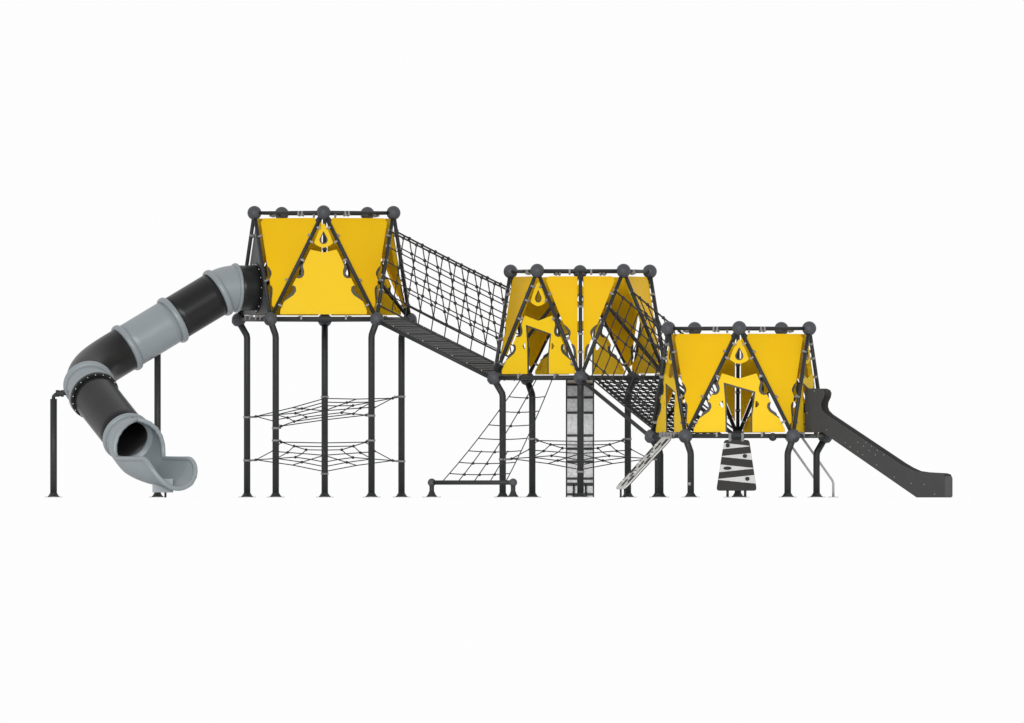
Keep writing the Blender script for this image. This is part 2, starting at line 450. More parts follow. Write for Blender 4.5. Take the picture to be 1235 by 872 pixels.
# lower joints run 0..4 from base+36; upper joints 0..4 from base
T1, t1, b1 = build_tower(C1, Y1, Z1, False, 'tallest yellow and anthracite tower, its grey end panel opening into the tube slide',
    {0: 'solid', 1: 'open', 2: 'solid', 3: 'solid', 4: 'tube'}, 2, [(1, 0), (3, 0)])
T2, t2, b2 = build_tower(C2_, Y2, Z2, True, 'middle-height yellow tower standing between the two net bridges',
    {0: 'window', 1: 'open', 2: 'window', 3: 'open', 4: 'solid'}, 2, [(1, 0), (3, 0)])
T3, t3, b3 = build_tower(C3, Y3, Z3, False, 'lowest yellow tower with the charcoal slide and the striped climbing board',
    {0: 'window', 1: 'window', 2: 'window', 3: 'open', 4: 'window'}, 2, [(1, 0), (3, 0)])

def lerp(a, b, t): return a + (b - a) * t

# ------------------------------------------------------------------ rope side net on a bridge
def side_net(parent, A0, A1, B0, B1, ts, ncol, lab=None, lean=0.0, rr=0.0098):
    """A0->A1 strut at one end, B0->B1 strut at the other; ts = heights along the struts"""
    mb = MB(); P = {}
    for j, t in enumerate(ts):
        pa, pb = lerp(A0, A1, t), lerp(B0, B1, t)
        row = []
        for i in range(ncol + 2):
            s = i / (ncol + 1)
            p = lerp(pa, pb, s) - V((0, 0, 0.012 * 4 * s * (1 - s)))
            P[(i, j)] = p; row.append(p)
        mb.sweep(row, rr * (1.5 if j == len(ts) - 1 or j == 0 else 1.0), 7)
    for i in range(1, ncol + 1):
        mb.sweep([P[(i, j)] for j in range(len(ts))], rr, 7)
    o = part('side_net', mb, 'rope', parent, lab)
    for i in range(1, ncol + 1):
        for j in range(len(ts) - 1):
            inst('rope_knot', KNOT, 'knot', o, P[(i, j)])
    for j in range(len(ts)):
        for pa in (lerp(A0, A1, ts[j]), lerp(B0, B1, ts[j])):
            inst('clamp', CLAMP, 'clamp', o, pa, Matrix.Rotation(0, 3, 'Z'))
    return o, P

# bridge from tall tower to middle tower
BR1 = thing('net_bridge', 'sloping bridge of ribbed treads with tall rope nets, from tallest to middle tower', 'net bridge', ((b1[0] + b2[4]) / 2).to_tuple(), 'net bridges')
def bridge_rail(parent, p, q, r=0.032): return part('deck_rail', MB().sweep([p, q], r, 14), 'steel', parent)
# T1 right face: top t1[1], lower b1[0] (front) and b1[1] (rear). T2 left face: top t2[1], lower b2[1], b2[0]
F0, R0, TP0 = b1[0], b1[1], t1[1]
cand = sorted([b2[0], b2[1], b2[2], b2[3], b2[4]], key=lambda p: p.x)
F1, R1, = cand[0], cand[1]; TP1 = min(t2.values(), key=lambda p: p.x)
dz = V((0, 0, -0.03))
bridge_rail(BR1, F0 + dz, F1 + dz); bridge_rail(BR1, R0 + dz, R1 + dz)
NT = 8
for i in range(NT):
    s0, s1 = (i + 0.06) / NT, (i + 0.94) / NT
    tr = MB(); gp = MB(); nb = 4
    for q in range(nb):
        s = s0 + (s1 - s0) * (q + 0.5) / nb
        a, b = lerp(F0, F1, s) + dz, lerp(R0, R1, s) + dz
        a2, b2_ = lerp(a, b, 0.03), lerp(a, b, 0.97)
        along = (F1 - F0).normalized(); across = (b - a).normalized(); up = across.cross(along)
        gp.box((a2 + b2_) / 2 + V((0, 0, 0.012)), (b2_ - a2) / 2, along * ((F1 - F0).length / NT / nb * 0.24), up * 0.022)
    for f in (0.06, 0.35, 0.65, 0.94):
        a = lerp(lerp(F0, R0, f), lerp(F1, R1, f), s0) + dz; b = lerp(lerp(F0, R0, f), lerp(F1, R1, f), s1) + dz
        tr.box((a + b) / 2 - V((0, 0, 0.012)), (b - a) / 2, (R0 - F0).normalized() * 0.02, V((0, 0, 0.012)))
    a = lerp(lerp(F0, F1, (s0 + s1) / 2), lerp(R0, R1, (s0 + s1) / 2), 0.5) + dz
    tr.box(a - V((0, 0, 0.008)), (R0 - F0) * 0.47, along * ((F1 - F0).length / NT * 0.44), up * 0.008)
    t_ = part('tread', tr, 'rubber', BR1); part('grip_strips', gp, 'grip', t_)
    for f in (0.05, 0.95):
        inst('bolt', BOLT, 'bolt', t_, lerp(lerp(F0, R0, f), lerp(F1, R1, f), s0 - 0.004) + V((0, 0, 0.004)))
TS = [0.175, 0.32, 0.455, 0.595, 0.735, 0.87]
side_net(BR1, TP0, F0, TP1, F1, TS, 8)
side_net(BR1, TP0, R0, TP1, R1, TS, 8)

# bridge from middle tower to low tower (drops towards the camera)
BR2 = thing('net_bridge', 'short steep bridge with an open mesh floor, from middle to lowest tower', 'net bridge', ((cand[2] + b3[3]) / 2).to_tuple(), 'net bridges')
# T2 right-front face: top with x=752; lower x=699.8 front and x=804
TPa = min(t2.values(), key=lambda p: (p - U(752, 327, Y2 - 0.95)).length)
La = min(b2.values(), key=lambda p: (p - U(699.8, 456, Y2 - 1.45)).length)
Ra = max(b2.values(), key=lambda p: p.x)
TPb = t3[3]; Lb = b3[3]; Rb = b3[2]
bridge_rail(BR2, La + dz, Lb + dz); bridge_rail(BR2, Ra + dz, Rb + dz)
mesh_ = MB(); nu_, nv_ = 8, 18
def bq(u, v): return lerp(lerp(La, Ra, u), lerp(Lb, Rb, u), v) - V((0, 0, 0.03 * 4 * v * (1 - v)))
for j in range(nv_ + 1):
    v = 0.02 + 0.96 * j / nv_
    mesh_.sweep([bq(0.17 + 0.66 * i / nu_, v) for i in range(nu_ + 1)], 0.013, 6)
    for i in range(nu_ + 1): mesh_.sphere(bq(0.17 + 0.66 * i / nu_, v), 0.029, 8, 6)
for i in range(nu_ + 1): mesh_.sweep([bq(0.17 + 0.66 * i / nu_, 0.02 + 0.96 * j / nv_) for j in range(nv_ + 1)], 0.015, 6)
for u in (0.17, 0.83): mesh_.sweep([bq(u, 0.0), bq(u, 1.0)], 0.02, 8)
part('mesh_floor', mesh_, 'rubber', BR2)
TSB = [0.19, 0.34, 0.50, 0.66, 0.82, 0.94]
side_net(BR2, TPa, La, TPb, Lb, TSB, 8)
side_net(BR2, TPa, Ra, TPb, Rb, TSB, 8)

# ------------------------------------------------------------------ spider nets under the towers
def post_at(tower_c, k, base): 
    a = R(base + 36 + 72 * k); return V((tower_c.x + RP * math.cos(a), tower_c.y + RP * math.sin(a), 0))
def spider(c, base, heights, label, group):
    """heights = {lower joint index: photo row of the clamp}"""
    pts = []
    for k in range(5):
        p = post_at(c, k, base); p.z = (600 - heights[k]) * PX; pts.append(p)
    cen = sum(pts, V()) / 5
    T = thing('climbing_net', label, 'climbing net', (c.x, c.y, 0), group)
    mb = MB(); rr = 0.0085
    vert = [lerp(p, cen, 0.115) for p in pts]
    rings = []
    for f in (1.0, 0.70, 0.42):
        ring = []
        for k in range(5):
            a, b = lerp(cen, vert[k], f), lerp(cen, vert[(k + 1) % 5], f)
            ring.append(a); ring.append(lerp((a + b) / 2, cen, 0.06))
        rings.append(ring); mb.sweep(ring, rr, 7, closed=True)
    for k in range(5): mb.sweep([vert[k], lerp(cen, vert[k], 0.42)], rr, 7)
    for k in range(5): mb.sweep([rings[0][2 * k + 1], rings[2][2 * k + 1], cen], rr, 7)
    for k in range(5): mb.sweep([pts[k], vert[k]], rr * 1.3, 7)
    net = part('rope_web', mb, 'rope', T)
    for k in range(5):
        for ring in rings: inst('rope_knot', SKNOT, 'knot', net, ring[2 * k])
        inst('rope_knot', SKNOT, 'knot', net, rings[1][2 * k + 1])
        d = (V((c.x, c.y, pts[k].z)) - pts[k]).normalized()
        part('post_clamp', MB().lathe(pts[k], (0, 0, 1), [(0.056, -0.016), (0.064, -0.016), (0.064, 0.016), (0.056, 0.016)], 20).sweep([pts[k] + d * 0.05, pts[k] + d * 0.13], 0.014, 8), 'clamp', T)
    return T
c1, c2, c3 = T1.location, T2.location, T3.location
# tower 1 lower joints: 0 front right, 1 right, 2 rear, 3 left, 4 front left
spider(c1, -90, {0: 501, 1: 477.5, 2: 477.5, 3: 502.5, 4: 516}, 'upper slanting rope web between the tallest tower\'s posts', 'rope webs between tower posts')
spider(c1, -90, {0: 531, 1: 556, 2: 571, 3: 555, 4: 531}, 'lower sagging rope web between the tallest tower\'s posts', 'rope webs between tower posts')
# tower 2 lower joints (base 90): 0 rear left(126), 1 left(198), 2 front(-90), 3 right(-18), 4 rear right(54)
spider(c2, 90, {0: 529, 1: 554, 2: 569, 3: 554, 4: 529}, 'single rope web between the middle tower\'s posts', 'rope webs between tower posts')

# ------------------------------------------------------------------ inclined climbing net left of the middle tower
LN = thing('ladder_net', 'inclined rope ladder net tied to a low ground bar beside the middle tower', 'climbing net', (U(570, 600, Y2 - 2.4) * 1).to_tuple())
hd = V((math.cos(R(234)), math.sin(R(234)), 0)); pd = V((-hd.y, hd.x, 0))       # outward, along the face edge
if pd.x < 0: pd = -pd
ec = V((c2.x, c2.y, 0)) + hd * (0.809 * RB)
barc = ec + hd * (133 * PX) + V((0, 0, 18 * PX))
hw = 60.5 * PX
barA, barB = barc - pd * hw, barc + pd * hw
part('ground_bar', MB().sweep([barA, barB], 0.036, 14), 'steel', LN)
for e in (barA, barB):
    b = part('bar_ball', MB().sphere(e, 0.066, 24, 14), 'ball', LN)
    f = part('bar_leg', MB().sweep([(e.x, e.y, 0.02), e], 0.038, 16), 'steel', LN)
    part('base_flange', MB().lathe((e.x, e.y, 0), (0, 0, 1), [(0.001, 0.012), (0.085, 0.012), (0.085, 0.022), (0.06, 0.05), (0.04, 0.10)], 24), 'steel', f)
    part('base_plate', MB().lathe((e.x, e.y, 0), (0, 0, 1), [(0.001, 0.003), (0.15, 0.003), (0.15, 0.012), (0.001, 0.012)], 28, False), 'plate', f)
top = ec + V((0, 0, Z2 - 0.03))
tl, tr_ = top - pd * 25 * PX, top + pd * 22 * PX
bl, br = barc - pd * 46 * PX, barc + pd * 49 * PX
mb = MB(); rr = 0.0085
def lq(u, s): return lerp(lerp(tl, tr_, u), lerp(bl, br, u), s) - V((0, 0, 0.06 * 4 * s * (1 - s)))
rows = [0.148, 0.278, 0.405, 0.535, 0.66, 0.78, 0.90]
for u in (0, 0.5, 1): mb.sweep([lq(u, i / 12) for i in range(13)], rr, 7)
for u in (0.25, 0.75): mb.sweep([lq(u, 0.66 + 0.34 * i / 4) for i in range(5)], rr, 7)
for s in rows: mb.sweep([lq(i / 6, s) - V((0, 0, 0.02 * 4 * (i / 6) * (1 - i / 6))) for i in range(7)], rr, 7)
ln = part('rope_grid', mb, 'rope', LN)
for s in rows: inst('rope_knot', SKNOT, 'knot', ln, lq(0.5, s) - V((0, 0, 0.02)))
for s in rows[-2:]:
    for u in (0.25, 0.75): inst('rope_knot', SKNOT, 'knot', ln, lq(u, s) - V((0, 0, 0.015)))

# ------------------------------------------------------------------ tall climbing wall behind the middle tower
yw = c2.y + 0.809 * RB + 0.16
WL = thing('climbing_wall', 'tall pale plank wall with dark rungs, standing upright behind the middle tower', 'climbing wall', U(699.5, 600, yw).to_tuple())
def wbox(mbx, x0, y0, x1, y1, yc, th):
    a, b = U(x0, y0, yc), U(x1, y1, yc); mbx.box((a + b) / 2, ((b.x - a.x) / 2, 0, 0), (0, th / 2, 0), (0, 0, abs(a.z - b.z) / 2)); return mbx
bars = [463.8, 479.4, 497.7, 525.2, 541.2, 556.8, 577.2, 584, 596.2]
edges_ = [457.5] + bars + [599.6]
for i in range(len(edges_) - 1):
    a = edges_[i] + (1.2 if i else 0); b = edges_[i + 1] - (1.2 if i < len(bars) else 0)
    if b - a > 1.5 and i != 7: part('plank', wbox(MB(), 683.8, a, 715.2, b, yw, 0.03), 'pale_wall', WL)
part('plank', wbox(MB(), 683.8, 578.5, 715.2, 582.5, yw, 0.03), 'pale_wall', WL)
for i, b in enumerate(bars):
    h = 1.9 if i == 7 else 1.25
    part('rung', wbox(MB(), 683.4, b - h, 715.6, b + h, yw - 0.02, 0.06), 'dark_board', WL)
for x in (683.1, 715.9): part('side_rail', wbox(MB(), x - 0.75, 457, x + 0.75, 599.7, yw, 0.06), 'dark_board', WL)
for x in (692, 706.5): part('leg', MB().sweep([U(x, 599.8, yw - 0.07), U(x, 584, yw - 0.07)], 0.016, 10), 'steel', WL)
for x in (688.5, 710.2):
    for yy in (512, 515): inst('bolt', BOLT, 'bolt', WL, U(x, yy, yw - 0.016)).data

# ------------------------------------------------------------------ leaning striped climbing board in front of the low tower
ZB = thing('climbing_board', 'dark tapered climbing board with white wedge stripes and black holds', 'climbing board', U(888.5, 600, c3.y - 1.9).to_tuple())
yt, yb = c3.y - 0.809 * RB - 0.10, c3.y - 0.809 * RB - 0.55
def zp(px, py, off=0.0):
    t = (py - 530.8) / (589 - 530.8); y = yt + (yb - yt) * t
    return U(px, py, y) + V((0, -0.79, -0.61)).normalized() * -0 + V((0, -off, off * 0.6))
O = zp(888.4, 530.8); Xz = V((1, 0, 0)); Yz = (zp(888.4, 589) - O); LZ = Yz.length; Yz = Yz.normalized(); Nz = Xz.cross(Yz)
if Nz.y > 0: Nz = -Nz
ks = LZ / ((589 - 530.8) * PX)
def zl(px, py): return ((px - 888.4) * PX * 0.994, (py - 530.8) * PX * ks)
ol = [zl(873.4, 530.8), zl(903.6, 530.8), zl(912.6, 591.5), zl(864.0, 591.5)]
mbz = plate_mesh([rounded(ol, 4 * PX)], 0.024); place(mbz, O, Xz, Yz, Nz)
zb = part('board', mbz, 'dark_board', ZB)
for tri in ([(872.7, 534.8), (903.9, 538.3), (903.9, 539), (871.7, 542.3)], [(905.9, 547), (907.0, 555.3), (870.6, 551.6), (870.7, 550.6)],
            [(868.9, 560.8), (908.3, 565), (908.4, 565.9), (867.4, 570)], [(909.8, 573.5), (911.2, 583.8), (866.1, 579.2), (866.2, 578.2)]):
    m_ = plate_mesh([[zl(*p) for p in tri]], 0.008, 0.001); place(m_, O + Nz * 0.0135, Xz, Yz, Nz); part('stripe', m_, 'white_board', zb)
for hx, hy, a, b in ((877.7, 538.2, 2.6, 2.6), (898.3, 550.9, 2.7, 2.6), (877.3, 565.7, 4.9, 2.1), (901.3, 578.4, 2.7, 2.7)):
    l = zl(hx, hy); hm = MB().sphere((0, 0, 0), 1.0, 14, 8)
    hm.v = [tuple(O + Nz * 0.018 + Xz * (l[0] + p[0] * a * PX * (1 - 0.18 * p[1] * random.random())) + Yz * (l[1] + p[1] * b * PX) + Nz * (p[2] * 0.04)) for p in hm.v]
    part('hold', hm, 'hold', zb)
for x in (877.5, 898.7):
    q = zp(x, 585) - Nz * 0.03
    l_ = part('leg', MB().sweep([V((q.x, q.y, 0.0)), q], 0.021, 12), 'steel', ZB)
    part('base_plate', MB().lathe((q.x, q.y, 0), (0, 0, 1), [(0.001, 0.003), (0.07, 0.003), (0.07, 0.01), (0.001, 0.01)], 20, False), 'plate', l_)
for x in (880.3, 895.6):
    q0, q1 = U(x, 522.5, c3.y - 0.809 * RB - 0.035), zp(x, 533) + Nz * 0.02
    part('bracket', MB().box((q0 + q1) / 2, (0.022, 0, 0), (q1 - q0) / 2, (q1 - q0).cross(V((1, 0, 0))).normalized() * 0.012), 'clamp', ZB)
# round coupling on the front floor beam
part('beam_coupling', MB().sphere(U(932, 527, c3.y - 0.809 * RB), 0.066, 20, 12), 'steel', T3)
part('post_stud', MB().sphere(U(831.5, 583.5, c3.y - 0.809 * RP - 0.05), 0.03, 12, 8, (1, .5, 1)), 'clamp', T3)

# ------------------------------------------------------------------ slotted ramp left of the low tower
hr = V((math.cos(R(198)), math.sin(R(198)), 0)); pr = V((-hr.y, hr.x, 0))
e0 = V((c3.x, c3.y, 0)) + hr * (0.809 * RB + 0.02)
A = e0 + V((0, 0, Z3 - 0.01)); ln_h = 60 * PX; B = A + hr * ln_h - V((0, 0, 62.5 * PX))
RM = thing('climbing_ramp', 'pale slotted climbing ramp leaning against the lowest tower', 'climbing ramp', (B.x, B.y, 0))
Lr = (B - A).length; Xr = (B - A).normalized(); Nr = Xr.cross(pr).normalized()
if Nr.z < 0: Nr = -Nr
wr = 19 * PX
loops = [rounded([(0, -wr), (Lr, -wr * 0.95), (Lr, wr * 0.95), (0, wr)], 0.09)]
slots = []
for i in range(5):
    for sgn in (-1, 0, 1):
        if (i * 2 + sgn) % 4 == 3: continue
        x0 = 0.06 + i * (Lr - 0.14) / 5 + (0.08 if sgn == 0 else 0.0); ln_ = 0.15; yc = sgn * wr * 0.60
        slots.append(rounded([(x0, yc - 0.055), (x0 + ln_, yc - 0.03), (x0 + ln_, yc + 0.05), (x0, yc + 0.03)], 0.03))
mr = plate_mesh(loops, 0.022); place(mr, A, Xr, pr, Nr)
rb = part('board', mr, 'white_board', RM)
for sl_ in slots:
    q = plate_mesh([sl_], 0.008, 0.001); place(q, A + Nr * 0.0125, Xr, pr, Nr); part('dark_inlay', q, 'dark_board', rb)
for sg in (-1, 1):
    q = plate_mesh([[(0.03, sg * wr * 0.90), (Lr - 0.08, sg * wr * 0.86), (Lr - 0.08, sg * wr * 0.80), (0.03, sg * wr * 0.84)][::sg]], 0.008, 0.001); place(q, A + Nr * 0.0125, Xr, pr, Nr); part('dark_inlay', q, 'dark_board', rb)
dk = plate_mesh([rounded([(0.02, -wr * .97), (Lr - .02, -wr * .93), (Lr - .02, wr * .93), (.02, wr * .97)], 0.09)], 0.012); place(dk, A - Nr * 0.019, Xr, pr, Nr)
part('backing', dk, 'dark_board', RM)
for i in range(5):
    q = A + Xr * (0.2 + i * (Lr - 0.35) / 4) + pr * wr * (0.35 if i % 2 else -0.35) + Nr * 0.015
    part('hold', MB().sphere(q, 0.035, 12, 8, (1, 1, .7)), 'white_board', RM)
for sgn in (-0.8, 0.8):
    q = B - Xr * 0.05 + pr * wr * sgn * 0.5 - Nr * 0.02
    part('leg', MB().sweep([(q.x, q.y, 0), q], 0.016, 10), 'steel', RM)
for sgn in (-1, -.35, .35, 1):
    q = A + pr * sgn * wr * 0.95
    part('bracket', MB().box(q + V((0, 0, 0.02)), pr * 0.012, hr * 0.04, (0, 0, 0.05)), 'clamp', RM)

# ------------------------------------------------------------------ thin steel sliding rails behind the low tower
h5 = V((math.cos(R(54)), math.sin(R(54)), 0)); p5 = V((h5.y, -h5.x, 0))
e5 = V((c3.x, c3.y, 0)) + h5 * (0.809 * RB)
RL = thing('sliding_rails', 'pair of thin stainless rails sloping down behind the low tower\'s right legs', 'sliding rails', (e5 + h5 * 1.0).to_tuple())
for off, (bx, by) in ((1, (1005, 581)), (-1, (985, 581))):
    # foot position from the slope: 1.39 photo rows per column
    run = (1005 - 967) / 0.588 * PX; dy_ = h5.y * run
    y_b = e5.y + dy_ - (0.3 * 12.5 * 2 * PX if off > 0 else 0)
    foot = U(bx, by, y_b); headp = foot - h5 * run + V((0, 0, 53 * PX)) 
    r_ = part('rail', MB().sweep([headp, lerp(headp, foot, 0.97), foot + V((0.0, 0, -0.03)), V((foot.x, foot.y, 0.005))], 0.020, 12), 'galv', RL)
    part('base_plate', MB().lathe((foot.x, foot.y, 0), (0, 0, 1), [(0.001, 0.003), (0.085, 0.003), (0.085, 0.012), (0.001, 0.012)], 20, False), 'plate', r_)

# ------------------------------------------------------------------ straight slide on the right
hs = V((math.cos(R(-18)), math.sin(R(-18)), 0)); ps = V((hs.y, -hs.x, 0))        # ps points towards the camera
if ps.y > 0: ps = -ps
f0 = V((c3.x, c3.y, 0)) + hs * (0.809 * RB)
WS = 29 * PX
SL = thing('straight_slide', 'charcoal straight slide with high sides leaving the lowest tower', 'slide', (f0 + hs * 1.2).to_tuple())
kx = 1 / 0.9511 * PX
x_at0 = 971.5
def sl(px, py): return ((px - x_at0) * kx, (600 - py) * PX)
prof = [(971, 469.5), (988, 469.5), (992.3, 471.2), (994, 475), (993.2, 480), (990.3, 486), (989.8, 491), (991.5, 496), (996, 500.5), (1083, 559), (1092, 564.3), (1101, 568.4), (1111, 569.8),
        (1132, 571), (1136, 572.4), (1138, 577), (1138, 598.5), (1136.5, 600), (1104, 600), (1003, 529.8), (992, 522), (971, 521.5)]
for sgn in (1, -1):
    pm = plate_mesh([[sl(*p) for p in prof]], 0.022)
    # local x along the slide, local y up, thickness across
    place(pm, f0 + ps * sgn * WS / 2, hs, V((0, 0, 1)), ps)
    sp = part('side_panel', pm, 'slide', SL)
    if sgn == 1:
        for x, y in ((982.3, 472.5), (973.5, 499), (997, 519), (1019, 534.5), (1025, 539.5), (1034, 534), (1034, 545), (1040, 549), (1041, 538.5), (1047.5, 543.5), (1055, 549), (1056.5, 561), (1077.5, 575.5), (1097.5, 583), (1113, 584.3), (1125.5, 596),
                     (1044, 534.3), (1050.5, 538.7), (1057.5, 543.5), (1065, 549)):
            lx, lz = sl(x, y)
            inst('screw', SCREW, 'plate', sp, f0 + ps * (WS / 2 + 0.006) + hs * lx + V((0, 0, lz)))
bedl = [(968, 512), (985, 514), (1000, 523), (1097, 590), (1106, 594), (1116, 595.5), (1138, 596)]
bed = MB(); bt = 0.012
vs = []; 
for p in bedl:
    lx, lz = sl(*p)
    for sg in (1, -1):
        for dzz in (bt, -bt): vs.append(f0 + hs * lx + ps * sg * (WS / 2 - 0.013) + V((0, 0, lz + dzz)))
fs = []
for i in range(len(bedl) - 1):
    a, b = i * 4, i * 4 + 4
    fs += [[a, a + 2, b + 2, b], [a + 1, b + 1, b + 3, a + 3], [a, b, b + 1, a + 1], [a + 2, a + 3, b + 3, b + 2]]
e = (len(bedl) - 1) * 4; fs += [[0, 1, 3, 2], [e, e + 2, e + 3, e + 1]]
bed.add(vs, fs); part('slide_bed', bed, 'slide', SL)
ex = f0 + hs * sl(1137, 600)[0]
part('end_board', MB().box(ex + V((0, 0, 0.17)), ps * (WS / 2 - 0.013), hs * 0.011, (0, 0, 0.168)), 'dark_board', SL)

# ------------------------------------------------------------------ tube slide on the left
TB_R = 27.4 * PX
hd0 = V((math.cos(R(198)), math.sin(R(198)), 0))
st = V((c1.x, c1.y, 0)) + hd0 * (0.809 * RB - 0.02); st.z = (600 - 346) * PX
TS_ = thing('tube_slide', 'curving tube slide of black and grey sections with an open grey chute', 'tube slide', (st.x - 1.9, st.y - 0.9, 0))
segs = []                                                        # list of (kind, points, headings)
pos = st.copy(); 
def run(hfun, sfun, L, n):
    global pos
    pts = [pos.copy()]; ds = L / n
    for i in range(n):
        t = (i + 0.5) / n; h = R(hfun(t))
        pos = pos + V((math.cos(h), math.sin(h), -sfun(t))) * ds; pts.append(pos.copy())
    return pts
k_ = PX
p_entry = run(lambda t: 198, lambda t: 0.0, 25.5 * k_, 4)
p_elbow = run(lambda t: 198, lambda t: math.tan(math.asin(0.5 * t)), 22.5 * k_, 10)
p_s1 = run(lambda t: 198, lambda t: 0.58, 57.3 * k_, 6)
p_s2 = run(lambda t: 198, lambda t: 0.58, 57.8 * k_, 6)
TURN = 96; bendL = 66 * R(TURN) * k_
p_b1 = run(lambda t: 198 + TURN * 0.82 * t, lambda t: 0.58 - 0.12 * math.sin(math.pi * 0.82 * t), bendL * 0.82, 22)
p_b2 = run(lambda t: 198 + TURN * (0.82 + 0.18 * t), lambda t: 0.58 - 0.12 * math.sin(math.pi * (0.82 + 0.18 * t)), bendL * 0.18, 8)
p_s3 = run(lambda t: 294, lambda t: 0.50, 104 * k_, 6)
def shell(mb, pts, ro, ri, n=48):
    mb.sweep(pts, ro, n, caps=False); i0 = len(mb.v) - len(pts) * n
    mb.sweep(pts, ri, n, caps=False); i1 = len(mb.v) - len(pts) * n
    for f in mb.f[-(len(pts) - 1) * n:]: f.reverse()
    for r_ in (0, len(pts) - 1):
        for k in range(n):
            k2 = (k + 1) % n
            f = [i0 + r_ * n + k, i0 + r_ * n + k2, i1 + r_ * n + k2, i1 + r_ * n + k]
            mb.f.append(f if r_ else f[::-1]); mb.sm.append(False)
    return mb
def flange(p, d, w, h):
    pr_ = [(TB_R - 0.002, -w / 2)]
    for i in range(9):
        a = math.pi * i / 8
        pr_.append((TB_R + h * math.sin(a) ** 0.6, -w / 2 * math.cos(a)))
    pr_.append((TB_R - 0.002, w / 2))
    return MB().lathe(p, d, pr_, 56)
def tube_sec(pts, m, lab):
    return part('tube_section', shell(MB(), pts, TB_R, TB_R - 0.014), m, TS_, lab)
def tan_at(a, b): return (b - a).normalized()
s_entry = tube_sec(p_entry, 'black_tube', 'short black section at the tower')
ring = MB().lathe(st + hd0 * 0.02, hd0, [(TB_R, -0.03), (TB_R + .035, -0.03), (TB_R + .035, 0.0), (TB_R, 0.0)], 56, False)
fr = part('flange', ring, 'black_tube', s_entry)
def ringbolts(parent, p, d, n, rad):
    d = d.normalized(); X = d.cross(V((0, 0, 1))).normalized(); Y = X.cross(d)
    for i in range(n):
        a = 2 * math.pi * i / n; inst('bolt', BOLT, 'bolt', parent, p + (X * math.cos(a) + Y * math.sin(a)) * rad)
ringbolts(s_entry, st + hd0 * 0.022, hd0, 14, TB_R + 0.018)
s_elbow = tube_sec(p_elbow, 'grey_tube', 'grey elbow section')
part('flange', flange(p_elbow[0], tan_at(p_elbow[0], p_elbow[1]), 0.06, 0.036), 'grey_tube', s_elbow)
part('flange', flange(p_elbow[-1], tan_at(p_elbow[-2], p_elbow[-1]), 0.105, 0.045), 'grey_tube', s_elbow)
s_1 = tube_sec(p_s1, 'black_tube', 'long straight black section')
s_2 = tube_sec(p_s2, 'grey_tube', 'straight grey section')
part('flange', flange(p_s2[0], tan_at(p_s2[0], p_s2[1]), 0.105, 0.045), 'grey_tube', s_2)
part('flange', flange(p_s2[-1], tan_at(p_s2[-2], p_s2[-1]), 0.105, 0.045), 'grey_tube', s_2)
s_b1 = tube_sec(p_b1, 'black_tube', 'black bend section')
s_b2 = tube_sec(p_b2, 'grey_tube', 'grey collar after the bend')
part('flange', flange(p_b2[0], tan_at(p_b2[0], p_b2[1]), 0.12, 0.05), 'grey_tube', s_b2)
s_3 = tube_sec(p_s3, 'black_tube', 'lower straight black section')
d3 = tan_at(p_s3[0], p_s3[1])
part('flange', flange(p_s3[0], d3, 0.10, 0.048), 'grey_tube', s_b2)
part('flange', MB().lathe(p_s3[0] + d3 * 0.05, d3, [(TB_R, -0.0), (TB_R + .042, -0.0), (TB_R + .042, 0.05), (TB_R, 0.055)], 56, False), 'black_tube', s_3)
ringbolts(s_3, p_s3[0] + d3 * 0.105, d3, 18, TB_R + 0.022)
# chute: the tube opens into a trough whose rim stays level
p_ch = run(lambda t: 294 + 16 * t, lambda t: 0.50 * (1 - t) ** 1.2, 119 * k_, 40)
ch = MB(); NC = 40; zr = (600 - 553.5) * k_; rimL, rimR = [], []
grid = []
for i, p in enumerate(p_ch):
    t = i / (len(p_ch) - 1)
    d = (p_ch[min(i + 1, len(p_ch) - 1)] - p_ch[max(i - 1, 0)]).normalized()
    X = d.cross(V((0, 0, 1))).normalized(); Y = X.cross(d).normalized()
    r = TB_R + 0.004 + 0.085 * min(1, t / 0.35)
    cosv = max(-1, min(1, (p.z - zr) / r))
    ph_t = math.acos(cosv)                                       # half angle where the rim is level
    if t < 0.13: ph = math.pi * 0.9999
    else:
        s = min(1, (t - 0.13) / 0.22); s2 = s * s * (3 - 2 * s)
        ph = math.pi * (1 - s2) + ph_t * s2
    if t > 0.79:
        q = (t - 0.79) / 0.21; ph *= math.sqrt(max(0.0, 1 - (0.92 * q) ** 2))
    flare = 1 + 0.05 * max(0, (t - 0.8) / 0.2)
    row = []
    for k in range(NC + 1):
        a = -ph + 2 * ph * k / NC
        row.append(p + X * (r * flare * math.sin(a)) - Y * (r * flare * math.cos(a)))
    grid.append(row); rimL.append(row[0]); rimR.append(row[-1])
vs = [q for row in grid for q in row]; W_ = NC + 1
fs = [[i * W_ + k, i * W_ + k + 1, (i + 1) * W_ + k + 1, (i + 1) * W_ + k] for i in range(len(grid) - 1) for k in range(NC)]
ch.add(vs, fs, True)
chute = part('exit_chute', ch, 'grey_tube', TS_, 'open grey chute curving up at its lip')
sm_ = chute.modifiers.new('thick', 'SOLIDIFY'); sm_.thickness = 0.02; sm_.offset = 1
i0 = next(i for i in range(len(p_ch)) if i / (len(p_ch) - 1) >= 0.13) - 1
rim = rimL[i0:][::-1] + rimR[i0:]
rim_pts = rimL[i0:] + grid[-1][1:-1] + rimR[i0:][::-1]
part('rolled_rim', MB().sweep(rim_pts, 0.038, 12, closed=True), 'grey_tube', chute)
part('flange', flange(p_ch[0], tan_at(p_ch[0], p_ch[1]), 0.10, 0.045), 'grey_tube', chute)
